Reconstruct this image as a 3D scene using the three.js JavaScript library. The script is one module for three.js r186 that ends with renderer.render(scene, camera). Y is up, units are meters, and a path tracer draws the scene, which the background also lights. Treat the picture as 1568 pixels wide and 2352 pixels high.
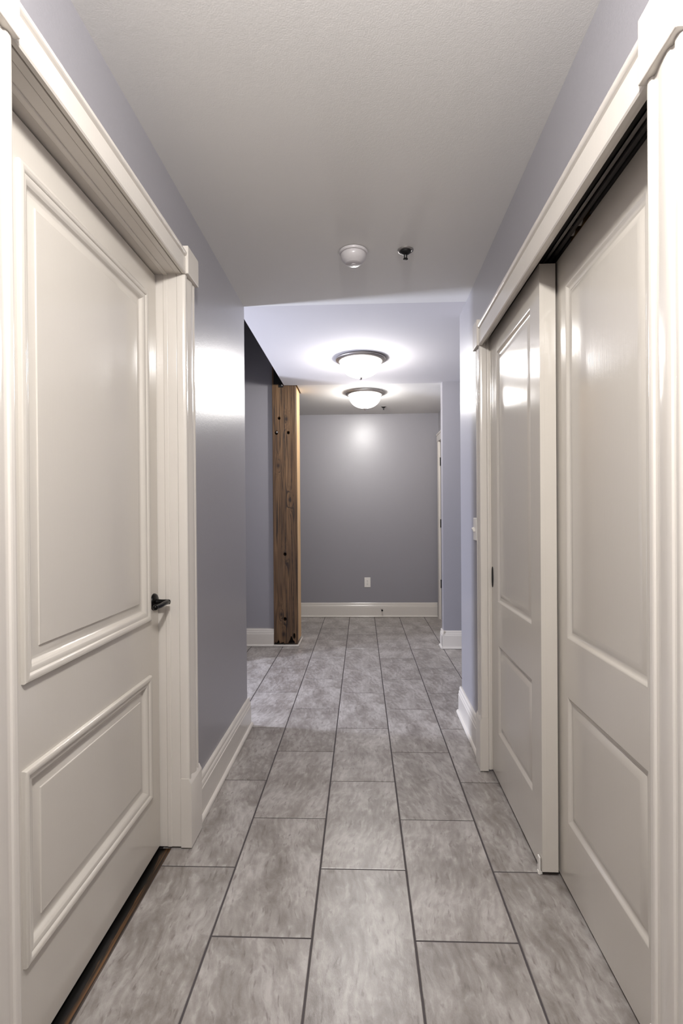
import * as THREE from 'three';
import { RectAreaLightUniformsLib } from 'three/addons/lights/RectAreaLightUniformsLib.js';
import { RoundedBoxGeometry } from 'three/addons/geometries/RoundedBoxGeometry.js';
import { mergeGeometries, toCreasedNormals } from 'three/addons/utils/BufferGeometryUtils.js';

// ---------------------------------------------------------------- camera, light, exposure
const scene = new THREE.Scene();
scene.background = new THREE.Color(0x000000);
RectAreaLightUniformsLib.init();

const W = 1568, H = 2352, F = 1186.8, CX = 786.46, CY = 1189.0;      // focal length and lens centre in pixels of the photograph
const camera = new THREE.PerspectiveCamera(2 * Math.atan(H / 2 / F) * 180 / Math.PI, W / H, 0.05, 60);
camera.position.set(0, 1.268, 0);
camera.rotation.set(-0.00489, 0.03694, -0.00732, 'YXZ');
camera.setViewOffset(W, H, W / 2 - CX, H / 2 - CY, W, H);
scene.add(camera);

const renderer = new THREE.WebGLRenderer({ antialias: true });
renderer.toneMapping = THREE.LinearToneMapping;
renderer.toneMappingExposure = 1.0;
renderer.shadowMap.enabled = true;

const LAMP_NEAR = 10.2, LAMP_MID = 4.1, LAMP_FAR = 2.6;               // candela of the three ceiling lights
const LAMP_COLOR = 0xfffcf9;
const WINDOW_LIGHT = 150, WINDOW_COLOR = 0xe2e9ff;

// ---------------------------------------------------------------- helpers
const Y_CEIL = 2.52;
const used = new Map();
function numbered(name) {
  const n = used.get(name) || 0; used.set(name, n + 1);
  return n ? `${name}_${String(n).padStart(3, '0')}` : name;
}
function shade(o) { o.traverse(m => { if (m.isMesh) { m.castShadow = true; m.receiveShadow = true; } }); return o; }
function tag(o, label, category, group, kind) {
  if (label) o.userData.label = label;
  if (category) o.userData.category = category;
  if (group) o.userData.group = group;
  if (kind) o.userData.kind = kind;
  return o;
}
function mesh(name, geometry, material, parent) {
  const m = new THREE.Mesh(Array.isArray(geometry) ? merge(geometry) : geometry, material);
  m.name = parent ? name : numbered(name); m.castShadow = true; m.receiveShadow = true;
  (parent || scene).add(m);
  return m;
}
function merge(list) {
  return list.length === 1 ? list[0] : mergeGeometries(list.map(g => {
    let k = g.index ? g.toNonIndexed() : g;
    for (const a of Object.keys(k.attributes)) if (!['position', 'normal', 'uv'].includes(a)) k.deleteAttribute(a);
    return k;
  }));
}
function struct(name, geometry, material, label, category) {
  return tag(mesh(name, geometry, material), label, category, null, 'structure');
}
function base(name, x, y, z, turn = 0) {
  const g = new THREE.Group(); g.name = numbered(name); g.position.set(x, y, z); g.rotation.y = turn; scene.add(g); return g;
}
function seeded(s) { return () => { s |= 0; s = s + 0x6D2B79F5 | 0; let t = Math.imul(s ^ s >>> 15, 1 | s); t = t + Math.imul(t ^ t >>> 7, 61 | t) ^ t; return ((t ^ t >>> 14) >>> 0) / 4294967296; }; }
// box between two corners, uv in metres
function box(x0, x1, y0, y1, z0, z1) {
  const g = new THREE.BoxGeometry(x1 - x0, y1 - y0, z1 - z0); g.translate((x0 + x1) / 2, (y0 + y1) / 2, (z0 + z1) / 2);
  return metricUV(g);
}
function rbox(x0, x1, y0, y1, z0, z1, r = 0.003, s = 2) {
  const g = new RoundedBoxGeometry(x1 - x0, y1 - y0, z1 - z0, s, r); g.translate((x0 + x1) / 2, (y0 + y1) / 2, (z0 + z1) / 2);
  return metricUV(g);
}
function metricUV(g) {
  if (g.index) g = g.toNonIndexed();
  const p = g.attributes.position, n = g.attributes.normal, uv = new Float32Array(p.count * 2);
  for (let i = 0; i < p.count; i++) {
    const ax = Math.abs(n.getX(i)), ay = Math.abs(n.getY(i)), az = Math.abs(n.getZ(i));
    const [u, v] = ax >= ay && ax >= az ? [p.getZ(i), p.getY(i)] : ay >= az ? [p.getX(i), p.getZ(i)] : [p.getX(i), p.getY(i)];
    uv[2 * i] = u; uv[2 * i + 1] = v;
  }
  g.setAttribute('uv', new THREE.BufferAttribute(uv, 2));
  return g;
}
const poly = pts => { const s = new THREE.Shape(); pts.forEach(([a, b], i) => i ? s.lineTo(a, b) : s.moveTo(a, b)); s.closePath(); return s; };
function extrude(shape, depth, crease = 0.5) {
  let g = new THREE.ExtrudeGeometry(shape, { depth, bevelEnabled: false, curveSegments: 20 });
  return toCreasedNormals(g, crease);
}
// profile of (width along the wall, thickness off the wall), standing from y0 to y1
function upright(profile, y0, y1, mirror = false) {
  const g = extrude(poly(profile.map(([w, t]) => [mirror ? -w : w, -t])), y1 - y0); g.rotateX(-Math.PI / 2); g.translate(0, y0, 0);
  return metricUV(g);
}
// profile of (thickness off the wall, height), running along the wall from u0 to u1
function along(profile, u0, u1) {
  const g = extrude(poly(profile.map(([t, y]) => [-t, y])), u1 - u0); g.rotateY(Math.PI / 2); g.translate(u0, 0, 0);
  return metricUV(g);
}
// walls as frames: u along the wall, y up, outward = local z
const LEFT = { x: -0.695, z: 0, turn: Math.PI / 2 };                         // u grows away from the camera
const SKEW = -0.018;
const RIGHT = { x: 0.615, z: -2.6, turn: -Math.PI / 2 + SKEW };              // u grows towards the camera, u = 0 at z = -2.6
function onWall(f, name, u, out = 0) {
  const g = base(name, 0, 0, 0, f.turn);
  const c = Math.cos(f.turn), s = Math.sin(f.turn);
  g.position.set(f.x + c * u + s * out, 0, f.z - s * u + c * out);
  return g;
}
const UR = z => z + 2.6;

// ---------------------------------------------------------------- noise and textures
const PERM = new Uint8Array(512); { const r = seeded(7); const a = [...Array(256).keys()]; for (let i = 255; i > 0; i--) { const j = Math.floor(r() * (i + 1)); [a[i], a[j]] = [a[j], a[i]]; } for (let i = 0; i < 512; i++) PERM[i] = a[i & 255]; }
const GX = new Float32Array(256), GY = new Float32Array(256); { const r = seeded(11); for (let i = 0; i < 256; i++) { const t = r() * 6.2832; GX[i] = Math.cos(t); GY[i] = Math.sin(t); } }
function noise(x, y, px = 256, py = 256) {                                    // gradient noise, repeating every px by py cells
  const xi = Math.floor(x), yi = Math.floor(y), fx = x - xi, fy = y - yi;
  const u = fx * fx * fx * (fx * (fx * 6 - 15) + 10), v = fy * fy * fy * (fy * (fy * 6 - 15) + 10);
  const x0 = ((xi % px) + px) % px, x1 = (x0 + 1) % px, y0 = ((yi % py) + py) % py, y1 = (y0 + 1) % py;
  const h = (a, b) => PERM[(PERM[a & 255] + b) & 511];
  const a = h(x0, y0), b = h(x1, y0), c = h(x0, y1), d = h(x1, y1);
  const n00 = GX[a] * fx + GY[a] * fy, n10 = GX[b] * (fx - 1) + GY[b] * fy, n01 = GX[c] * fx + GY[c] * (fy - 1), n11 = GX[d] * (fx - 1) + GY[d] * (fy - 1);
  return 1.5 * (n00 + u * (n10 - n00) + v * (n01 - n00 + u * (n00 - n10 - n01 + n11)));
}
function fbm(x, y, o, px = 256, py = 256) { let s = 0, a = 0.5; for (let i = 0; i < o; i++) { s += a * noise(x, y, px, py); x *= 2; y *= 2; px = Math.min(256, px * 2); py = Math.min(256, py * 2); a *= 0.5; } return s; }
const clamp = (v, a = 0, b = 1) => Math.min(b, Math.max(a, v));
const smooth = (a, b, v) => { const t = clamp((v - a) / (b - a)); return t * t * (3 - 2 * t); };
function texture(w, h, f, srgb = true, rx = 1, ry = 1) {
  const d = new Uint8Array(w * h * 4);
  for (let j = 0; j < h; j++) for (let i = 0; i < w; i++) {
    const c = f(i / w, j / h), k = 4 * (j * w + i);
    d[k] = clamp(c[0], 0, 255); d[k + 1] = clamp(c[1], 0, 255); d[k + 2] = clamp(c[2], 0, 255); d[k + 3] = 255;
  }
  const t = new THREE.DataTexture(d, w, h, THREE.RGBAFormat);
  t.wrapS = t.wrapT = THREE.RepeatWrapping; t.magFilter = THREE.LinearFilter; t.minFilter = THREE.LinearFilter;
  if (srgb) t.colorSpace = THREE.SRGBColorSpace;
  t.repeat.set(rx, ry); t.needsUpdate = true;
  return t;
}
const mix3 = (a, b, t) => [a[0] + (b[0] - a[0]) * t, a[1] + (b[1] - a[1]) * t, a[2] + (b[2] - a[2]) * t];

// rolled wall paint: fine stipple, 0.5 m repeat
const stipple = texture(512, 512, (u, v) => { const g = 128 + 90 * (0.6 * noise(u * 128, v * 128, 128, 128) + 0.4 * noise(u * 40, v * 40, 40, 40)); return [g, g, g]; }, false, 2, 2);
// brushed gloss paint: faint strokes along v
const strokes = texture(512, 512, (u, v) => { const g = 128 + 70 * (0.7 * noise(u * 96, v * 5, 96, 5) + 0.5 * noise(u * 14, v * 10, 14, 10)); return [g, g, g]; }, false, 2, 2);

const paint = (hex, rough, bump, map = stipple) => new THREE.MeshStandardMaterial({ color: hex, roughness: rough, bumpMap: map, bumpScale: bump });
const M = {
  wall: paint(0x8e8c91, 0.32, 0.0004),
  ceiling: paint(0xe0dedb, 0.95, 0.0004),
  ceilingBand: paint(0xccc9cb, 0.97, 0.0004),
  trim: paint(0xd0cac2, 0.16, 0.0002, strokes),
  door: paint(0xc8c2b9, 0.13, 0.00022, strokes),
  plastic: new THREE.MeshStandardMaterial({ color: 0xe4e0da, roughness: 0.3 }),
  black: new THREE.MeshStandardMaterial({ color: 0x0b0a09, roughness: 0.28, metalness: 0.6 }),
  blackSteel: new THREE.MeshStandardMaterial({ color: 0x0c0c0d, roughness: 0.6, metalness: 0.3 }),
  matteBlack: new THREE.MeshStandardMaterial({ color: 0x080706, roughness: 0.75 }),
  detector: new THREE.MeshStandardMaterial({ color: 0xc6c2c3, roughness: 0.3 }),
  nickel: new THREE.MeshStandardMaterial({ color: 0xb2adaa, roughness: 0.42, metalness: 1 }),
  bowl: new THREE.MeshStandardMaterial({ color: 0xf4f0ea, roughness: 0.35, emissive: 0xfffaf5, emissiveIntensity: 2.2 }),
  grout: paint(0x4a4546, 0.9, 0.0005),
  brass: new THREE.MeshStandardMaterial({ color: 0x9a7740, roughness: 0.4, metalness: 0.9 }),
  aluminium: new THREE.MeshStandardMaterial({ color: 0x8f8b88, roughness: 0.4, metalness: 0.6 }),
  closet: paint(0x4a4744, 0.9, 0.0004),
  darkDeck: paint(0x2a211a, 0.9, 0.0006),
};

// stone-look porcelain: streaks run along the tile; v covers 0.612 m, u covers 0.307 m
const tileMaterials = [];
for (let k = 0; k < 5; k++) {
  const ox = 13.7 * k, oy = 5.3 * k, lean = [0.12, -0.1, 0.05, -0.16, 0.2][k];
  const tone = [0, 5, -5, 3, -2][k];
  const map = texture(512, 1024, (u, v) => {
    const X = u * 0.307, Y = v * 0.612, wx = 0.022 * fbm(X * 9 + ox, Y * 6 + oy, 3), x = X + lean * Y + wx, y = Y + 0.05 * fbm(X * 8 + oy, Y * 5 + ox + 9, 2);
    const cloud = fbm(x * 9 + ox, y * 5 + oy, 5);                              // broad pale and brown patches
    const streak = fbm(x * 58 + ox * 2, y * 13 + oy, 4);                       // drawn-out streaks
    const mottle = fbm(x * 44 + ox + 15, y * 26 + oy + 40, 4);
    const vein = Math.pow(clamp(1 - Math.abs(fbm(x * 21 + ox + 31, y * 8 + oy, 4)) * 3.4), 4);
    const dark = smooth(0.22, 0.5, fbm(x * 62 + ox + 70, y * 17 + oy + 3, 4));
    const fine = noise(X * 420 + ox, Y * 190 + oy), grain = noise(X * 900, Y * 600);
    const t = 0.5 + 0.7 * cloud + 0.38 * streak + 0.34 * mottle + 0.07 * fine + 0.05 * grain;
    let c = mix3([122, 115, 110], [176, 171, 167], clamp(t));
    c = mix3(c, [186, 181, 178], 0.45 * vein * smooth(-0.2, 0.25, cloud + mottle));
    c = mix3(c, [104, 96, 92], 0.5 * dark);
    return [c[0] + tone, c[1] + tone, c[2] + tone];
  });
  map.wrapS = map.wrapT = THREE.MirroredRepeatWrapping;
  tileMaterials.push(new THREE.MeshStandardMaterial({ map, roughness: 0.31, bumpMap: stipple, bumpScale: 0.00025 }));
}
// old pine timber: u across 0.3 m, v up 2.6 m
const timber = texture(512, 2048, (u, v) => {
  const X = u * 0.3, Y = v * 2.6, knots = [[0.11, 0.31], [0.15, 0.9], [0.2, 1.42], [0.09, 1.75], [0.17, 2.2], [0.13, 0.12]];
  let bend = 0, knot = 0;
  for (const [kx, ky] of knots) { const dx = X - kx, dy = Y - ky, r = Math.hypot(dx * 1.6, dy * 0.42); bend += 0.022 * Math.sign(dx || 1) * Math.exp(-r * r / 0.0016); knot = Math.max(knot, Math.exp(-(dx * dx + dy * dy * 0.5) / 0.00022)); }
  const heart = X - 0.15 + 0.02 * noise(3.1, Y * 1.3) - bend * 1.2;
  const cathedral = Math.abs(heart) * 85 + 2.2 * noise(heart * 20, Y * 1.1 + 7) + Y * 1.6;
  const ring = 0.5 + 0.5 * Math.sin(cathedral * 6.2832 * 0.42 + 1.2 * noise(X * 30, Y * 3));
  const fibre = fbm(X * 130 + bend * 400, Y * 4, 3), broad = fbm(X * 14 + 40, Y * 1.3 + 3, 3);
  let c = mix3([128, 98, 66], [208, 170, 124], clamp(0.5 + 0.8 * broad + 0.45 * fibre));
  c = mix3(c, [104, 74, 46], 0.38 * smooth(0.4, 1.0, ring));
  c = mix3(c, [52, 36, 22], 0.75 * smooth(0.16, 0.4, fbm(X * 60 + 11 + bend * 200, Y * 2.1 + 5, 3)));   // dark checks and stains
  for (const [cx, w, o] of [[0.155, 0.007, 2], [0.218, 0.006, 9], [0.118, 0.003, 17], [0.19, 0.003, 25]]) {      // long drying checks with ragged sides
    const at = cx + 0.012 * noise(Y * 1.1 + o, o) + 0.004 * noise(Y * 6, o + 3), here = smooth(-0.25, 0.25, noise(Y * 1.7 + o * 3, o + 7));
    c = mix3(c, [40, 27, 17], 0.75 * here * (1 - smooth(0.3, 1, Math.abs(X - at) / (w * (0.6 + 0.8 * Math.abs(noise(Y * 14, o)))))));
  }
  c = mix3(c, [48, 30, 18], 0.8 * knot);
  c = mix3(c, [176, 160, 140], 0.25 * smooth(0.2, 0.5, fbm(X * 20 + 90, Y * 2.2, 3)));                   // greyed sapwood
  return c;
}, true, 1 / 0.3, 1 / 2.6);
timber.offset.x = 0.5;
const timberRelief = texture(256, 1024, (u, v) => { const g = 128 + 110 * fbm(u * 40, v * 10, 3); return [g, g, g]; }, false, 1 / 0.3, 1 / 2.6);
timberRelief.offset.x = 0.5;
const paleTimber = texture(128, 512, (u, v) => mix3([186, 148, 102], [228, 194, 150], clamp(0.5 + 0.7 * fbm(u * 12 + 5, v * 8, 3) + 0.4 * fbm(u * 40, v * 6 + 3, 3))), true, 1 / 0.3, 1 / 2.6);
M.timberPale = new THREE.MeshStandardMaterial({ map: paleTimber, roughness: 0.6, bumpMap: timberRelief, bumpScale: 0.002 });
M.timber = new THREE.MeshStandardMaterial({ color: 0x989089, map: timber, roughness: 0.62, bumpMap: timberRelief, bumpScale: 0.003 });
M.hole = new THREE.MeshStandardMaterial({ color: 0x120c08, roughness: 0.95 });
const darkOak = texture(512, 1024, (u, v) => {                                  // u runs along the board from its tiled edge, 0.2 m; v along it, 1 m
  const X = u * 0.2, Y = v * 1.0, g = fbm(X * 90 + 3, Y * 3, 4), b = fbm(X * 260, Y * 6 + 8, 3);
  let c = mix3([34, 22, 12], [128, 90, 52], clamp(0.46 + 1.0 * g + 0.6 * b));
  const edge = 0.02 + 0.012 * fbm(Y * 9 + 1.5, X * 30, 4) + 0.006 * b;           // black towards the door, with a ragged, grainy border
  c = mix3(c, [9, 7, 5], smooth(edge - 0.002, edge + 0.003, X));
  return mix3(c, [12, 9, 6], 0.85 * smooth(0.1, 0.22, fbm(X * 190 + 20, Y * 2.0, 3)));
}, true, 1, 1);
M.threshold = new THREE.MeshStandardMaterial({ map: darkOak, roughness: 0.4 });

// ---------------------------------------------------------------- the setting: floor
const TX = -0.15735, TZ = -1.84501, TA = 0.307, TB = 0.612, GAP = 0.006;
const floor = base('floor', 0, 0, 0); tag(floor, 'grey stone-look floor tiles laid lengthwise in running bond', 'floor', null, 'structure');
mesh('grout', box(-3.1, 2.6, -0.06, -0.0022, -6.7, 2.5), M.grout, floor);
function tileGeometry(outline, flip) {                                  // outline of (x, z) around the tile's own origin; bevelled plate, top at y = 0
  const b = 0.0016;
  const g0 = new THREE.ExtrudeGeometry(poly(outline.map(([x, z]) => [x, -z])), { depth: 0.006, bevelEnabled: true, bevelThickness: b, bevelSize: b, bevelOffset: -b, bevelSegments: 1 });
  g0.rotateX(-Math.PI / 2); g0.translate(0, -0.006 - b, 0);
  const g = g0.index ? g0.toNonIndexed() : g0, p = g.attributes.position, uv = new Float32Array(p.count * 2);
  for (let i = 0; i < p.count; i++) { const s = flip === 1 ? -1 : 1; uv[2 * i] = s * p.getX(i) / TA; uv[2 * i + 1] = (flip === 2 ? -s : s) * p.getZ(i) / TB; }
  g.setAttribute('uv', new THREE.BufferAttribute(uv, 2));
  return g;
}
const rectangle = (x0, x1, z0, z1) => [[x0, z0], [x1, z0], [x1, z1], [x0, z1]];
const full = rectangle(GAP / 2, TA - GAP / 2, -TB + GAP / 2, -GAP / 2);
const fullTiles = [0, 1, 2].map(k => tileGeometry(full, k));
const OPEN = { x: -0.735, z0: -0.96, z1: -1.945 };                              // the tiles stop short of the wooden threshold
{
  const rnd = seeded(5);
  for (let i = -7; i <= 7; i++) for (let n = -7; n <= 8; n++) {
    const x = TX + TA * i, z = TZ - TB * (n + (i % 2 ? 0.5 : 0)), kind = Math.floor(rnd() * 5), cut = Math.floor(rnd() * 3);
    const z1 = z - TB;                                                          // far edge
    if (x > 2.3 || z < -6.43 || z1 > 2.3) continue;
    const corridor = x + TA > -0.765 && x < 0.75;
    const side = z > -3.0 && z1 > -3.05 ? false : z > -5.05;                    // alcove and side hall
    const beyond = z1 < -5.0 && x + TA > -1.6 && x < 0.97;
    if (!corridor && !side && !beyond) continue;
    let geometry = fullTiles[cut];
    if (x < OPEN.x && x + TA > OPEN.x && z > OPEN.z1 && z1 < OPEN.z0) {
      const e = OPEN.x - x, a = z - GAP / 2, b = z1 + GAP / 2, near = Math.min(a, OPEN.z0) - z, far = Math.max(b, OPEN.z1) - z, g = GAP / 2;
      const pts = [];
      if (a > OPEN.z0) pts.push([g, a - z], [TA - g, a - z]); else pts.push([e, a - z], [TA - g, a - z]);
      pts.push([TA - g, b - z]);
      if (b < OPEN.z1) pts.push([g, b - z], [g, far], [e, far]); else pts.push([e, b - z]);
      if (a > OPEN.z0) pts.push([e, near], [g, near]);
      geometry = tileGeometry(pts, cut);
    }
    const t = mesh('tile', geometry, tileMaterials[kind], floor); t.position.set(x, 0, z);
  }
}

// ---------------------------------------------------------------- walls
function wallWithOpening(u0, u1, h, hu0, hu1, hy, thick) {
  const g = new THREE.ExtrudeGeometry(poly([[u0, -0.01], [hu0, -0.01], [hu0, hy], [hu1, hy], [hu1, -0.01], [u1, -0.01], [u1, h], [u0, h]]), { depth: thick, bevelEnabled: false });
  g.translate(0, 0, -thick); return metricUV(g);
}
const wallLeft = onWall(LEFT, 'wall_left', 0); tag(wallLeft, 'left corridor wall painted grey lavender', 'wall', null, 'structure');
mesh('wall_surface', wallWithOpening(-2.4, 3.075, 2.8, 0.968, 1.955, 2.2, 0.135), M.wall, wallLeft);
const wallRight = onWall(RIGHT, 'wall_right', 0); tag(wallRight, 'right corridor wall painted grey lavender, ending at a corner', 'wall', null, 'structure');
{
  const skin = wallWithOpening(-0.70, 5.0, 2.8, UR(-2.565), UR(-1.02), 2.16, 0.008), core = wallWithOpening(-0.70, 5.0, 2.8, UR(-2.57), UR(-1.015), 2.32, 0.122);
  core.translate(0, 0, -0.008);
  mesh('wall_surface', [skin, core], M.wall, wallRight);
}
struct('wall_back', box(-1.8, 1.2, -0.01, 2.8, -6.6, -6.43), M.wall, 'grey end wall of the corridor under the farther light', 'wall');
struct('wall_near', box(-0.85, 0.85, -0.01, 2.8, 2.3, 2.45), M.wall, 'corridor wall behind the photographer', 'wall');
struct('wall_alcove_back', box(-3.15, -0.857, -0.01, 3.5, -5.2, -5.025), M.wall, 'lavender wall of the side opening, left of the timber post', 'wall');
struct('wall_alcove_front', box(-3.15, -0.83, -0.01, 3.5, -3.075, -2.95), M.wall, 'return wall of the side opening at the left', 'wall');
struct('wall_added_light_block', box(-1.42, -1.30, -0.01, 3.5, -5.03, -4.3), M.wall, 'unseen partition added to block window light in the left side opening', 'wall');  // unseen wall, added to keep the window light off the alcove wall
struct('wall_stub', [box(0.768, 2.6, -0.01, 2.8, -5.02, -4.915)], M.wall, 'short lavender wall end on the right past the corridor', 'wall');
struct('wall_hall_front', box(0.77, 2.6, -0.01, 2.8, -3.29, -3.16), M.wall, 'return wall of the right side hall', 'wall');
struct('wall_hall_end', box(2.45, 2.6, -0.01, 2.8, -4.92, -3.28), M.wall, 'end wall of the right side hall', 'wall');
struct('wall_far_left', box(-1.8, -1.66, -0.01, 2.8, -6.44, -5.19), M.wall, 'side wall of the end room behind the timber post', 'wall');
{
  const g = new THREE.ExtrudeGeometry(poly([[5.019, -0.01], [5.42, -0.01], [5.42, 2.15], [6.29, 2.15], [6.29, -0.01], [6.44, -0.01], [6.44, 2.8], [5.019, 2.8]]), { depth: 0.13, bevelEnabled: false });
  g.rotateY(Math.PI / 2); g.translate(0.955, 0, 0);
  struct('wall_far_right', metricUV(g), M.wall, 'right wall of the end room holding the far door', 'wall');
}
// alcove wall with the window that the daylight at the corner comes from
const WIN = { z0: -3.52, z1: -3.16, y0: 0.2, y1: 1.55, x: -3.02 };
struct('wall_alcove_left', [box(-3.15, -3.0, -0.01, WIN.y0, -5.03, -3.07), box(-3.15, -3.0, WIN.y1, 3.5, -5.03, -3.07), box(-3.15, -3.0, WIN.y0, WIN.y1, -5.03, WIN.z0), box(-3.15, -3.0, WIN.y0, WIN.y1, WIN.z1, -3.07)], M.wall, 'end wall of the left side opening with its window', 'wall');
{
  const w = base('window_1', -3.08, WIN.y0, (WIN.z0 + WIN.z1) / 2, Math.PI / 2); tag(w, 'white framed window bringing daylight into the left side opening', 'window', null, 'structure');
  const hw = (WIN.z1 - WIN.z0) / 2, h = WIN.y1 - WIN.y0;
  mesh('window_frame', [rbox(-hw, -hw + 0.06, 0, h, 0, 0.06), rbox(hw - 0.06, hw, 0, h, 0, 0.06), rbox(-hw + 0.055, hw - 0.055, 0, 0.06, 0, 0.06), rbox(-hw + 0.055, hw - 0.055, h - 0.06, h, 0, 0.06), rbox(-hw + 0.055, hw - 0.055, h / 2 - 0.025, h / 2 + 0.025, 0, 0.055)], M.trim, w);
  const glow = new THREE.MeshStandardMaterial({ color: 0xffffff, roughness: 0.3, emissive: WINDOW_COLOR, emissiveIntensity: 3 });
  mesh('pane', box(-hw + 0.05, hw - 0.05, 0.05, h / 2 - 0.02, 0.02, 0.03), glow, w);
  mesh('pane', box(-hw + 0.05, hw - 0.05, h / 2 + 0.02, h - 0.05, 0.02, 0.03), glow, w);
  const light = new THREE.RectAreaLight(WINDOW_COLOR, WINDOW_LIGHT, 2 * hw - 0.12, h - 0.12);
  light.position.set(-2.99, (WIN.y0 + WIN.y1) / 2, (WIN.z0 + WIN.z1) / 2); light.lookAt(0, (WIN.y0 + WIN.y1) / 2, (WIN.z0 + WIN.z1) / 2); scene.add(light);
}
// closet behind the sliding doors
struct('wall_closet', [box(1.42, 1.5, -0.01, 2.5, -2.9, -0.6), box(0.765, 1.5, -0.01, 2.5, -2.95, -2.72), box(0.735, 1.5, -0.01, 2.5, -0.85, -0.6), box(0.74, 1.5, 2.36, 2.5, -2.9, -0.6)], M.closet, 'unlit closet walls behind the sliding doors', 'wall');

// ---------------------------------------------------------------- ceilings
struct('ceiling', [box(-0.83, 0.85, Y_CEIL, Y_CEIL + 0.2, -3.075, 2.45)], M.ceiling, 'warm white flat ceiling over the near corridor', 'ceiling');
struct('ceiling_band', [box(-0.738, 2.6, Y_CEIL, Y_CEIL + 0.2, -4.955, -3.0751)], M.ceilingBand, 'pale lavender ceiling panel carrying the nearer light', 'ceiling');
struct('ceiling_far', [box(-0.612, 2.6, Y_CEIL, Y_CEIL + 0.2, -5.30, -4.9552), box(-1.8, 1.2, Y_CEIL, Y_CEIL + 0.2, -6.6, -5.2999)], M.ceiling, 'warm white ceiling of the end room carrying the farther light', 'ceiling');
struct('ceiling_alcove', [box(-3.15, -1.26, Y_CEIL, Y_CEIL + 0.2, -5.03, -3.07)], M.ceiling, 'lowered ceiling deeper inside the left side opening', 'ceiling');
// dark raised slot along the open edge of the ceiling
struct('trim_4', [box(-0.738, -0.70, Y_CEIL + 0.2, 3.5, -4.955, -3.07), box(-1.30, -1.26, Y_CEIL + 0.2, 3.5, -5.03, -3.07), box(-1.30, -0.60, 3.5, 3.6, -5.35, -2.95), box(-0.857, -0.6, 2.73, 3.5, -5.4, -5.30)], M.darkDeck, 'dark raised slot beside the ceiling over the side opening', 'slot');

// ---------------------------------------------------------------- door and closet trim
const CASING = [[0, 0], [0, 0.022], [0.0015, 0.0275], [0.005, 0.0315], [0.011, 0.0335], [0.018, 0.0335], [0.022, 0.032], [0.024, 0.0285], [0.029, 0.0275], [0.034, 0.0285], [0.05, 0.0315], [0.066, 0.0335], [0.078, 0.034], [0.084, 0.033], [0.0865, 0.0295], [0.091, 0.0285], [0.095, 0.031], [0.1, 0.0335], [0.107, 0.0338], [0.113, 0.032], [0.117, 0.028], [0.119, 0.022], [0.119, 0]];
const headProfile = (y0, y1, t, back = 0) => { const h = y1 - y0; return [...(back ? [[0, y0 + back], [0.0195, y0 + back], [0.0205, y0]] : [[0, y0], [0.0185, y0], [0.0195, y0 + 0.006], [0.0215, y0 + 0.006], [0.0225, y0 + 0.0005]]), [t - 0.003, y0], [t, y0 + 0.004], [t, y0 + h * 0.70], [t - 0.004, y0 + h * 0.72], [t - 0.004, y0 + h * 0.75], [t + 0.001, y0 + h * 0.78], [t + 0.005, y0 + h * 0.84], [t + 0.006, y0 + h * 0.92], [t + 0.003, y0 + h * 0.985], [t - 0.003, y1], [0, y1]]; };
const PLINTH = (h, t) => [[0, 0.006], [t, 0.006], [t, h - 0.022], [t - 0.0015, h - 0.018], [t - 0.0095, h - 0.002], [t - 0.011, h], [0, h]];
function doorTrim(f, name, u0, u1, yHead, yTop, label, back = 0, wa = 1) {
  // u0 < u1 are the inner edges of the opening
  const g = onWall(f, name, (u0 + u1) / 2); tag(g, label, 'door trim', null, 'structure');
  const a = u0 - (u0 + u1) / 2, b = -a;
  const cb = upright(CASING, 0.24, yHead); cb.translate(b, 0, 0);
  const ca = upright(CASING.map(([w, t]) => [w * wa, t]), 0.24, yHead, true); ca.translate(a, 0, 0);
  mesh('casing', cb, M.trim, g); mesh('casing', ca, M.trim, g);
  mesh('plinth_block', along(PLINTH(0.268, 0.0405), b - 0.003, b + 0.127), M.trim, g);
  mesh('plinth_block', along(PLINTH(0.268, 0.0405), a - 0.119 * wa - 0.008, a + 0.003), M.trim, g);
  mesh('head_board', along(headProfile(yHead, yTop, 0.036, back), a - 0.002, b + 0.002), M.trim, g);
  for (const s of [-1, 1]) { const e = s * b, w = s < 0 ? 0.119 * wa + 0.005 : 0.124; const c = rbox(Math.min(e - s * 0.002, e + s * w), Math.max(e - s * 0.002, e + s * w), yHead + 0.0005, yTop + 0.022, 0.0, 0.046, 0.0035); mesh('corner_block', c, M.trim, g); }
  return { g, a, b };
}
{
  const { g, a, b } = doorTrim(LEFT, 'trim_1', 0.975, 1.94, 2.187, 2.272, 'white casing and head board around the panelled door');
  // jamb boards and head, deep enough to hold the door
  mesh('jamb', [rbox(b - 0.001, b + 0.014, 0.008, 2.2, -0.134, -0.0008, 0.002), rbox(b - 0.004, b + 0.012, 0.008, 2.186, -0.052, -0.034, 0.003)], M.trim, g);
  mesh('jamb', [rbox(a - 0.014, a + 0.001, 0.008, 2.2, -0.134, -0.0008, 0.002)], M.trim, g);
  mesh('jamb_head', [rbox(a - 0.012, b + 0.012, 2.187, 2.2, -0.134, -0.0008, 0.002), rbox(a, b, 2.183, 2.198, -0.052, -0.034, 0.003)], M.trim, g);
}
{
  const { g, a, b } = doorTrim(RIGHT, 'trim_2', UR(-2.558), UR(-1.025), 2.094, 2.2, 'white casing and head board around the sliding closet doors', 0.018, 0.78);
  mesh('jamb', [rbox(a - 0.014, a + 0.001, 0.012, 2.3, -0.12, -0.0008, 0.002), rbox(a - 0.012, a + 0.004, 0.012, 2.2, -0.014, -0.002, 0.003)], M.trim, g);
  mesh('jamb', [rbox(b - 0.001, b + 0.014, 0.012, 2.3, -0.12, -0.0008, 0.002)], M.trim, g);
}
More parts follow.
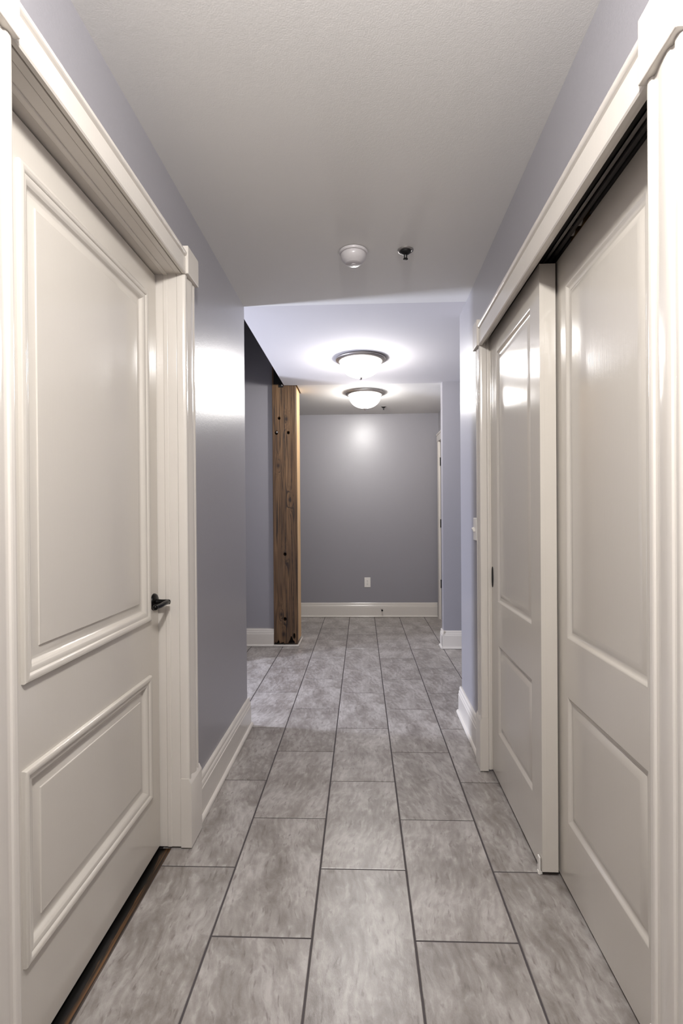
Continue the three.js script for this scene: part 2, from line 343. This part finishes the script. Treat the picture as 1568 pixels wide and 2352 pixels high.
// ---------------------------------------------------------------- doors
// rings of (inset, depth) from the edge of a panel opening to its field
function ringGeometry(u0, u1, y0, y1, rings) {
  const pos = [], tri = (a, b, c) => pos.push(...a, ...b, ...c);
  const corner = (i) => { const [o, d] = rings[i]; return [[u0 + o, y0 + o, d], [u1 - o, y0 + o, d], [u1 - o, y1 - o, d], [u0 + o, y1 - o, d]]; };
  for (let i = 0; i + 1 < rings.length; i++) {
    const A = corner(i), B = corner(i + 1);
    for (let k = 0; k < 4; k++) { const l = (k + 1) % 4; tri(A[k], A[l], B[l]); tri(A[k], B[l], B[k]); }
  }
  const g = new THREE.BufferGeometry(); g.setAttribute('position', new THREE.Float32BufferAttribute(pos, 3)); g.computeVertexNormals();
  g.setAttribute('uv', new THREE.Float32BufferAttribute(new Float32Array(pos.length / 3 * 2), 2));
  return metricUV(toCreasedNormals(g, 0.7));
}
function fieldGeometry(u0, u1, y0, y1, [o, d]) {
  const g = new THREE.PlaneGeometry(u1 - u0 - 2 * o, y1 - y0 - 2 * o); g.translate((u0 + u1) / 2, (y0 + y1) / 2, d); return metricUV(g);
}
// slab of the door with open panel places; local z = 0 is the face
function panelDoor(g, u0, u1, y0, y1, thick, panels, rings, split, material) {
  const s = poly([[u0, y0], [u1, y0], [u1, y1], [u0, y1]]);
  for (const [a, b, c, d] of panels) { const hole = new THREE.Path(); hole.moveTo(a, c); hole.lineTo(a, d); hole.lineTo(b, d); hole.lineTo(b, c); hole.closePath(); s.holes.push(hole); }
  const face = new THREE.ExtrudeGeometry(s, { depth: 0.016, bevelEnabled: false }); face.translate(0, 0, -0.016);
  mesh('door_slab', [metricUV(face), box(u0, u1, y0, y1, -thick, -0.0161)], material, g);
  for (const [a, b, c, d] of panels) {
    mesh('panel_moulding', ringGeometry(a, b, c, d, rings.slice(0, split + 1)), material, g);
    mesh('raised_panel', [ringGeometry(a, b, c, d, rings.slice(split)), fieldGeometry(a, b, c, d, rings[rings.length - 1])], material, g);
  }
}
// proud bolection moulding of the hinged door
const BOLECTION = [[0, 0], [0, 0.007], [0.0025, 0.0105], [0.007, 0.012], [0.013, 0.0118], [0.018, 0.009], [0.020, 0.0055], [0.026, 0.0058], [0.032, 0.004], [0.037, -0.0005], [0.041, -0.006], [0.044, -0.009], [0.049, -0.0095], [0.053, -0.0095], [0.072, -0.0045], [0.0735, -0.002], [0.0755, -0.0015]];
// pressed panel of the sliding doors
const PRESSED = [[0, 0], [0.003, -0.001], [0.009, -0.0055], [0.015, -0.009], [0.019, -0.0098], [0.023, -0.009], [0.027, -0.0072], [0.038, -0.0042], [0.046, -0.0035]];
{
  const d = onWall(LEFT, 'door_1', 0.963, -0.08); tag(d, 'white two-panel hinged door with black lever, left side of corridor', 'door', null, 'structure');
  const w = 0.972;                                                             // u from the near edge
  panelDoor(d, 0, w, 0.018, 2.18, 0.044, [[0.18, 0.886, 0.888, 2.082], [0.177, 0.886, 0.242, 0.691]], BOLECTION, 9, M.door);
  const h = new THREE.Group(); h.name = 'door_handle'; h.position.set(w - 0.04, 0.95, 0); d.add(h); h.userData.label = 'black lever handle';
  const rose = new THREE.LatheGeometry([[0.0005, 0.0125], [0.013, 0.0122], [0.025, 0.0098], [0.0305, 0.006], [0.032, 0]].map(p => new THREE.Vector2(...p)), 40); rose.rotateX(Math.PI / 2);
  mesh('rose', rose, M.black, h);
  const neck = new THREE.LatheGeometry([[0.0135, 0.008], [0.0105, 0.014], [0.0095, 0.03], [0.0095, 0.054], [0.008, 0.0605], [0.0005, 0.0625]].map(p => new THREE.Vector2(...p)), 24); neck.rotateX(Math.PI / 2);
  const path = new THREE.CatmullRomCurve3([new THREE.Vector3(0.003, 0, 0.053), new THREE.Vector3(-0.03, 0.001, 0.055), new THREE.Vector3(-0.07, -0.002, 0.053), new THREE.Vector3(-0.102, -0.003, 0.047)]);
  const arm = new THREE.TubeGeometry(path, 24, 0.0085, 14); const tip = new THREE.SphereGeometry(0.0098, 18, 12); tip.translate(-0.102, -0.003, 0.047);
  mesh('lever', [neck, arm, tip], M.black, h);
}
{
  const d = onWall(RIGHT, 'door_2', UR(-1.43), -0.083); tag(d, 'white sliding closet door on the rear track, nearer the camera', 'door', null, 'structure');
  panelDoor(d, -0.44, 0.44, 0.012, 2.145, 0.034, [[UR(-1.752) - UR(-1.43), UR(-1.248) - UR(-1.43), 0.852, 2.025], [UR(-1.752) - UR(-1.43), UR(-1.248) - UR(-1.43), 0.232, 0.656]], PRESSED, 5, M.door);
}
{
  const c = UR(-2.19), d = onWall(RIGHT, 'door_3', c, -0.019); tag(d, 'white sliding closet door on the front track with a black flush pull', 'door', null, 'structure');
  const u = z => UR(z) - c;
  panelDoor(d, u(-2.60), u(-1.818), 0.02, 2.133, 0.055, [[u(-2.431), u(-1.925), 0.858, 2.022], [u(-2.431), u(-1.925), 0.242, 0.657]], PRESSED, 5, M.door);
  const p = new THREE.Group(); p.name = 'flush_pull'; p.position.set(u(-2.531), 0.963, 0); d.add(p); p.userData.label = 'black flush pull';
  const s = new THREE.Shape(); s.absellipse(0, 0, 0.0155, 0.05, 0, Math.PI * 2); const hole = new THREE.Path(); hole.absellipse(0, 0, 0.0115, 0.044, 0, Math.PI * 2, true); s.holes.push(hole);
  mesh('pull_rim', extrude(s, 0.0022), M.matteBlack, p);
  const cup = new THREE.CircleGeometry(1, 28); cup.scale(0.0125, 0.045, 1); cup.translate(0, 0, 0.0004); mesh('pull_cup', cup, M.matteBlack, p);
  // scuffed floor guide at the lower front corner
  const guide = new THREE.Group(); guide.name = 'floor_guide'; guide.position.set(u(-1.83), 0, 0.006); d.add(guide);
  mesh('guide_block', [rbox(-0.016, -0.002, 0.001, 0.012, -0.012, 0.004, 0.002), rbox(-0.02, 0.0, 0.001, 0.062, -0.0045, 0.001, 0.0015)], M.plastic, guide);
}
// double track over the closet doors with the roller of the front door
{
  const t = onWall(RIGHT, 'closet_track', UR(-1.76)); t.position.y = 2.178; tag(t, 'grey double sliding track above the closet doors', 'track');
  mesh('rail', [box(-0.745, 0.745, 0.05, 0.058, -0.126, -0.044), box(-0.745, 0.745, -0.016, 0.05, -0.050, -0.046), box(-0.745, 0.745, -0.012, 0.05, -0.126, -0.122), box(-0.745, 0.745, -0.016, -0.010, -0.06, -0.046), box(-0.745, 0.745, -0.004, 0.003, -0.112, -0.1), box(-0.745, 0.745, -0.004, 0.003, -0.09, -0.078)], M.aluminium, t);
  const wheel = new THREE.CylinderGeometry(0.015, 0.015, 0.008, 24); wheel.rotateX(Math.PI / 2); wheel.translate(UR(-1.72) - UR(-1.76), 0.012, -0.095);
  mesh('roller', wheel, M.plastic, t);
  const wheel2 = wheel.clone(); wheel2.translate(0.06, 0, 0); mesh('roller', wheel2, M.plastic, t);
  mesh('hanger', [box(UR(-1.745) - UR(-1.76), UR(-1.60) - UR(-1.76), -0.031, 0.012, -0.104, -0.1), box(UR(-1.745) - UR(-1.76), UR(-1.6) - UR(-1.76), -0.0325, -0.0295, -0.118, -0.086)], M.brass, t);
}
// far door seen at a slant at the end of the right side
{
  const f = { x: 0.955, z: 0, turn: -Math.PI / 2 };                              // u = z
  const t = onWall(f, 'trim_3', -5.855); tag(t, 'white casing of the far door at the right end', 'door trim', null, 'structure');
  const a = -0.428, b = 0.428, slim = CASING.map(([w, d]) => [w * 0.8, d * 0.75]);
  const ca = upright(slim, 0, 2.15, true); ca.translate(a, 0, 0); mesh('casing', ca, M.trim, t);
  const cb = upright(slim, 0, 2.15); cb.translate(b, 0, 0); mesh('casing', cb, M.trim, t);
  mesh('head_board', along(headProfile(2.15, 2.255, 0.028), a - 0.115, b + 0.1), M.trim, t);
  const d = onWall(f, 'door_4', -5.855, -0.012); tag(d, 'white far door edge with three dark hinges beside the end wall', 'door', null, 'structure');
  mesh('door_slab', [box(a, b, 0.012, 2.145, -0.044, 0)], M.door, d);
  for (const y of [0.43, 1.16, 1.905]) {
    const k = new THREE.CylinderGeometry(0.0075, 0.0075, 0.1, 12); k.translate(a + 0.006, y, 0.0125);
    mesh('hinge', [k, box(a + 0.004, a + 0.035, y - 0.05, y + 0.05, 0.0002, 0.003)], M.black, d);
  }
}
// wooden threshold under the hinged door
{
  const g = rbox(-0.95, -0.737, -0.03, -0.001, -1.944, -0.955, 0.002), p = g.attributes.position, uv = g.attributes.uv;
  for (let i = 0; i < p.count; i++) uv.setXY(i, (-0.737 - p.getX(i)) / 0.2, p.getZ(i));
  struct('trim_5', g, M.threshold, 'dark brown wooden threshold under the panelled door', 'threshold');
}

// ---------------------------------------------------------------- baseboards
const BASEBOARD = (h, t) => [[0, 0.002], [t, 0.002], [t, h * 0.72], [t - 0.003, h * 0.745], [t - 0.002, h * 0.79], [t - 0.0045, h * 0.84], [t - 0.0075, h * 0.865], [t - 0.007, h * 0.92], [t - 0.009, h * 0.975], [t - 0.012, h], [0, h]];
const SHOE = t => [[t - 0.001, 0.003], [t + 0.012, 0.003], [t + 0.0115, 0.009], [t + 0.009, 0.015], [t + 0.005, 0.019], [t - 0.001, 0.021]];
function baseboard(f, name, u0, u1, h, t, label, shoe0 = u0, shoe1 = u1) {
  const g = onWall(f, name, (u0 + u1) / 2), c = (u0 + u1) / 2; tag(g, label, 'baseboard', null, 'structure');
  mesh('board', along(BASEBOARD(h, t), u0 - c, u1 - c), M.trim, g);
  mesh('shoe_moulding', along(SHOE(t), shoe0 - c, shoe1 - c), M.trim, g);
  return g;
}
baseboard(LEFT, 'baseboard_left', 2.064, 3.092, 0.172, 0.02, 'white baseboard along the left wall past the door trim', 2.09, 3.104);
baseboard(RIGHT, 'baseboard_right', UR(-3.316), UR(-2.658), 0.172, 0.02, 'white baseboard along the right wall by the closet trim', UR(-3.328), UR(-2.69));
baseboard({ x: 0, z: -6.43, turn: 0 }, 'baseboard_back', -1.6, 0.93, 0.178, 0.018, 'white baseboard along the end wall');
baseboard({ x: 0, z: -5.025, turn: 0 }, 'baseboard_alcove', -2.99, -0.858, 0.168, 0.05, 'white baseboard left of the timber post');
baseboard({ x: 0, z: -4.915, turn: 0 }, 'baseboard_stub', 0.75, 2.45, 0.17, 0.018, 'white baseboard under the short right wall', 0.738, 2.45);
baseboard({ x: 0.768, z: 0, turn: -Math.PI / 2 }, 'baseboard_stub_end', -5.03, -4.8975, 0.17, 0.018, 'white baseboard wrapping the end of the short right wall', -5.03, -4.886);
{ const g = base('trim_6', 0, 0, 0); tag(g, 'white shoe moulding around the foot of the timber post', 'moulding', null, 'structure');
  mesh('shoe_moulding', [rbox(-0.862, -0.612, 0.002, 0.021, -4.9695, -4.957, 0.004), rbox(-0.6265, -0.612, 0.002, 0.021, -5.29, -4.958, 0.004)], M.trim, g); }

// ---------------------------------------------------------------- timber post
{
  const g = base('timber_post', -0.742, 0, -5.1); tag(g, 'weathered brown square timber post with bolt holes and dark ragged foot', 'post');
  const x0 = -0.115, x1 = 0.114, front = 0.13;
  const s = new THREE.Shape();
  // ragged foot, then straight sides
  const foot = [[x0, 0.022], [x0 + 0.006, 0.034], [x0 + 0.016, 0.04], [x0 + 0.026, 0.032], [x0 + 0.036, 0.046], [x0 + 0.044, 0.062], [x0 + 0.05, 0.05], [x0 + 0.056, 0.03], [x0 + 0.068, 0.027], [x0 + 0.078, 0.035], [x0 + 0.09, 0.04], [x0 + 0.1, 0.03], [x0 + 0.118, 0.025], [x0 + 0.134, 0.028], [x0 + 0.146, 0.045], [x0 + 0.156, 0.06], [x0 + 0.162, 0.085], [x0 + 0.168, 0.1], [x0 + 0.176, 0.09], [x0 + 0.182, 0.062], [x0 + 0.196, 0.05], [x0 + 0.203, 0.03], [x1, 0.024]];
  foot.forEach(([x, y], i) => i ? s.lineTo(x, y) : s.moveTo(x, y));
  s.lineTo(x1, 3.45); s.lineTo(x0, 3.45); s.closePath();
  const holes = [[-0.05, 2.209, 0.013], [-0.077, 2.069, 0.017], [0.038, 2.068, 0.0135], [-0.002, 0.892, 0.0145], [-0.006, 0.265, 0.016]];
  for (const [x, y, r] of holes) { const h = new THREE.Path(); h.absellipse(x, y, r * 0.9, r * 1.05, 0, Math.PI * 2, true); s.holes.push(h); }
  { const h = new THREE.Path(); h.absellipse(0.083, 0.1, 0.009, 0.026, 0, Math.PI * 2, true); s.holes.push(h); }   // long check near the foot
  const b = 0.007;
  let face = new THREE.ExtrudeGeometry(s, { depth: 0.06, bevelEnabled: true, bevelThickness: b, bevelSize: b, bevelOffset: -b, bevelSegments: 3, curveSegments: 16 });
  face.translate(0, 0, front - 0.06 - b); face = metricUV(face);
  mesh('front_face', face, M.timber, g);
  mesh('core', [rbox(x0 + 0.0005, x1 - 0.0005, 0.03, 3.45, -0.185, front - 0.06, 0.006)], M.timberPale, g);
  mesh('dark_foot_strip', box(x0 + 0.004, x1 - 0.004, 0.022, 0.125, front - 0.06, front - 0.056), M.hole, g);  // near-black strip behind the notches of the foot
  for (const [x, y, r] of holes) { const c = new THREE.CircleGeometry(r * 1.1, 20); c.translate(x, y, front - 0.0585); mesh('hole_shade', metricUV(c), M.hole, g); }  // near-black discs paint the shade at the bottom of each hole
  const bolt = (x, y, z, r) => { const k = new THREE.CylinderGeometry(r, r, 0.012, 6); k.rotateX(Math.PI / 2); k.translate(x, y, z); const d = new THREE.SphereGeometry(r * 0.75, 14, 8); d.scale(1, 1, 0.5); d.translate(x, y, z + 0.006); return [k, d]; };
  mesh('bolt', bolt(-0.071, 2.075, front - 0.012, 0.009), M.nickel, g);
  const plate = mesh('steel_bracket', [rbox(-0.098, -0.004, 2.535, 3.3, front, front + 0.009, 0.002), rbox(-0.05, -0.004, 2.505, 2.54, front, front + 0.009, 0.002)], M.blackSteel, g); plate.userData.label = 'black steel bracket';
  mesh('bolt', bolt(-0.0165, 2.524, front + 0.012, 0.0095), M.nickel, plate);
}

// ---------------------------------------------------------------- ceiling lights
function ceilingLight(x, z, y, cd, label, drop = 1, low = 0.066) {
  const g = base('ceiling_light', x, y, z); tag(g, label, 'ceiling light', 'flush ceiling lights along the corridor');
  const lathe = (pts, seg = 64) => new THREE.LatheGeometry(pts.map(([r, h]) => new THREE.Vector2(r, h)), seg);
  mesh('pan', lathe([[0.0, -0.002], [0.185, -0.002], [0.197, -0.004], [0.2, -0.010], [0.197, -0.017], [0.190, -0.0195], [0.185, -0.024], [0.178, -0.0275], [0.170, -0.0285], [0.166, -0.026], [0.166, -0.02], [0.0, -0.018]]), M.nickel, g);
  const bowl = []; for (let i = 0; i <= 24; i++) { const a = i / 24 * Math.PI / 2; bowl.push([0.165 * Math.cos(a) ** 0.85, -0.024 - 0.128 * drop * Math.sin(a) ** 0.95]); } bowl[24][0] = 0.0005;
  const glass = mesh('glass_bowl', lathe(bowl), M.bowl, g); glass.userData.label = 'glowing frosted glass bowl';
  mesh('finial', lathe([[0.0005, -0.146 * drop - 0.004], [0.013, -0.147 * drop - 0.004], [0.0145, -0.152 * drop - 0.004], [0.011, -0.158 * drop - 0.004], [0.0095, -0.163 * drop - 0.004], [0.006, -0.168 * drop - 0.004], [0.0005, -0.169 * drop - 0.004]], 24), M.nickel, g);
  const l = new THREE.PointLight(LAMP_COLOR, cd, 0, 2); l.position.set(0, -low, 0); l.castShadow = true; l.shadow.radius = 3.2; l.shadow.mapSize.set(1024, 1024); g.add(l);
  return g;
}
ceilingLight(0.0, -4.14, Y_CEIL, LAMP_MID, 'nickel rimmed glowing bowl light on the lavender panel, nearer of the two in view');
ceilingLight(0.042, -5.3, Y_CEIL, LAMP_FAR, 'nickel rimmed glowing bowl light before the end wall, farther of the two in view', 1.05);
ceilingLight(0.0, -0.2, Y_CEIL, LAMP_NEAR, 'nickel rimmed glowing bowl light nearest the camera, above the top of the view', 1, 0.128);

// ---------------------------------------------------------------- small things
{
  const g = base('smoke_detector', -0.03, Y_CEIL, -2.46); tag(g, 'round white smoke detector on the near ceiling', 'smoke detector');
  const lathe = pts => new THREE.LatheGeometry(pts.map(([r, h]) => new THREE.Vector2(r, h)), 48);
  mesh('base_plate', lathe([[0.0, -0.001], [0.066, -0.001], [0.068, -0.004], [0.067, -0.012], [0.062, -0.015], [0.0, -0.015]]), M.detector, g);
  mesh('cover', lathe([[0.0585, -0.015], [0.0605, -0.018], [0.0605, -0.026], [0.0585, -0.034], [0.0535, -0.043], [0.0465, -0.0505], [0.041, -0.055], [0.0395, -0.0555], [0.0385, -0.0575], [0.034, -0.0605], [0.022, -0.063], [0.0005, -0.0635]]), M.detector, g);
  const b = mesh('test_button', lathe([[0.012, -0.0625], [0.012, -0.0648], [0.0095, -0.066], [0.0005, -0.0662]]), M.detector, g); b.userData.label = 'round test button';
}
{
  const lathe = (pts, n = 32) => new THREE.LatheGeometry(pts.map(([r, h]) => new THREE.Vector2(r, h)), n);
  const g = base('fire_sprinkler', 0.216, Y_CEIL, -2.46); tag(g, 'black fire sprinkler head beside the smoke detector', 'sprinkler', 'ceiling fire sprinklers');
  mesh('escutcheon', lathe([[0.0375, -0.0005], [0.038, -0.003], [0.034, -0.006], [0.026, -0.007], [0.0255, -0.0005]]), M.aluminium, g);
  mesh('cup', lathe([[0.0255, -0.004], [0.0255, -0.011], [0.019, -0.017], [0.011, -0.021], [0.0005, -0.0215]]), M.blackSteel, g);
  mesh('frame_arms', [(() => { const k = new THREE.CylinderGeometry(0.0028, 0.0028, 0.022, 8); k.translate(-0.005, -0.031, 0); return k; })(), (() => { const k = new THREE.CylinderGeometry(0.0028, 0.0028, 0.022, 8); k.translate(0.005, -0.031, 0); return k; })()], M.blackSteel, g);
  mesh('deflector', lathe([[0.0005, -0.0405], [0.0105, -0.0405], [0.0115, -0.043], [0.0105, -0.0445], [0.0005, -0.0448]], 16), M.blackSteel, g);
  const c = g.clone(); c.name = numbered('fire_sprinkler'); c.position.set(0.262, Y_CEIL, -6.0); c.scale.setScalar(0.8); scene.add(c);
  c.userData = { ...c.userData, label: 'small dark fire sprinkler head past the farther ceiling light' };
}
{
  const g = base('wall_outlet', 0.066, 0.43, -6.43); tag(g, 'white electrical outlet plate low on the end wall', 'outlet');
  mesh('cover_plate', [rbox(-0.038, 0.038, -0.061, 0.061, 0.0, 0.007, 0.003)], M.plastic, g);
  for (const y of [0.02, -0.02]) {
    const s = new THREE.Shape(); s.absellipse(0, 0, 0.0165, 0.0145, 0, Math.PI * 2); const r = extrude(s, 0.0025); r.translate(0, y, 0.0068);
    const rec = mesh('receptacle', r, M.plastic, g);
    mesh('slots', [box(-0.007, -0.005, y - 0.002, y + 0.006, 0.0088, 0.0096), box(0.005, 0.007, y - 0.002, y + 0.006, 0.0088, 0.0096), box(-0.002, 0.002, y - 0.009, y - 0.005, 0.0088, 0.0096)], M.hole, rec);
  }
  const sc = new THREE.CylinderGeometry(0.003, 0.003, 0.002, 10); sc.rotateX(Math.PI / 2); sc.translate(0, 0, 0.0075); mesh('screw', sc, M.nickel, g);
}
{
  const g = onWall(RIGHT, 'light_switch', UR(-2.83)); g.position.y = 1.187; tag(g, 'white light switch on the right wall by the closet casing', 'light switch');
  mesh('cover_plate', [rbox(-0.037, 0.037, -0.061, 0.061, 0.0, 0.007, 0.003)], M.plastic, g);
  const t = rbox(-0.005, 0.005, -0.012, 0.012, -0.002, 0.012, 0.002); t.rotateX(0.45); t.translate(0, 0.0, 0.008); mesh('toggle', t, M.plastic, g);
}
{
  const g = base('door_stop', 0.243, 0.098, -6.412); tag(g, 'small dark door stop sticking out of the end wall baseboard', 'door stop');
  const lathe = pts => { const l = new THREE.LatheGeometry(pts.map(([r, h]) => new THREE.Vector2(r, h)), 20); l.rotateX(Math.PI / 2); return l; };
  mesh('mount', lathe([[0.0005, 0.008], [0.006, 0.0075], [0.012, 0.003], [0.0125, 0]]), M.nickel, g);
  const pts = []; for (let i = 0; i <= 180; i++) { const a = i / 180 * Math.PI * 20; pts.push(new THREE.Vector3(0.0055 * Math.cos(a), 0.0055 * Math.sin(a) - 0.00002 * i, 0.006 + 0.0003 * i)); }
  mesh('spring', new THREE.TubeGeometry(new THREE.CatmullRomCurve3(pts), 240, 0.0013, 5), M.nickel, g);
  const tip = lathe([[0.0095, 0], [0.011, 0.004], [0.0105, 0.014], [0.007, 0.018], [0.0005, 0.0185]]); tip.translate(0, -0.0036, 0.058); mesh('rubber_tip', tip, M.blackSteel, g);
}

shade(scene);
renderer.render(scene, camera);
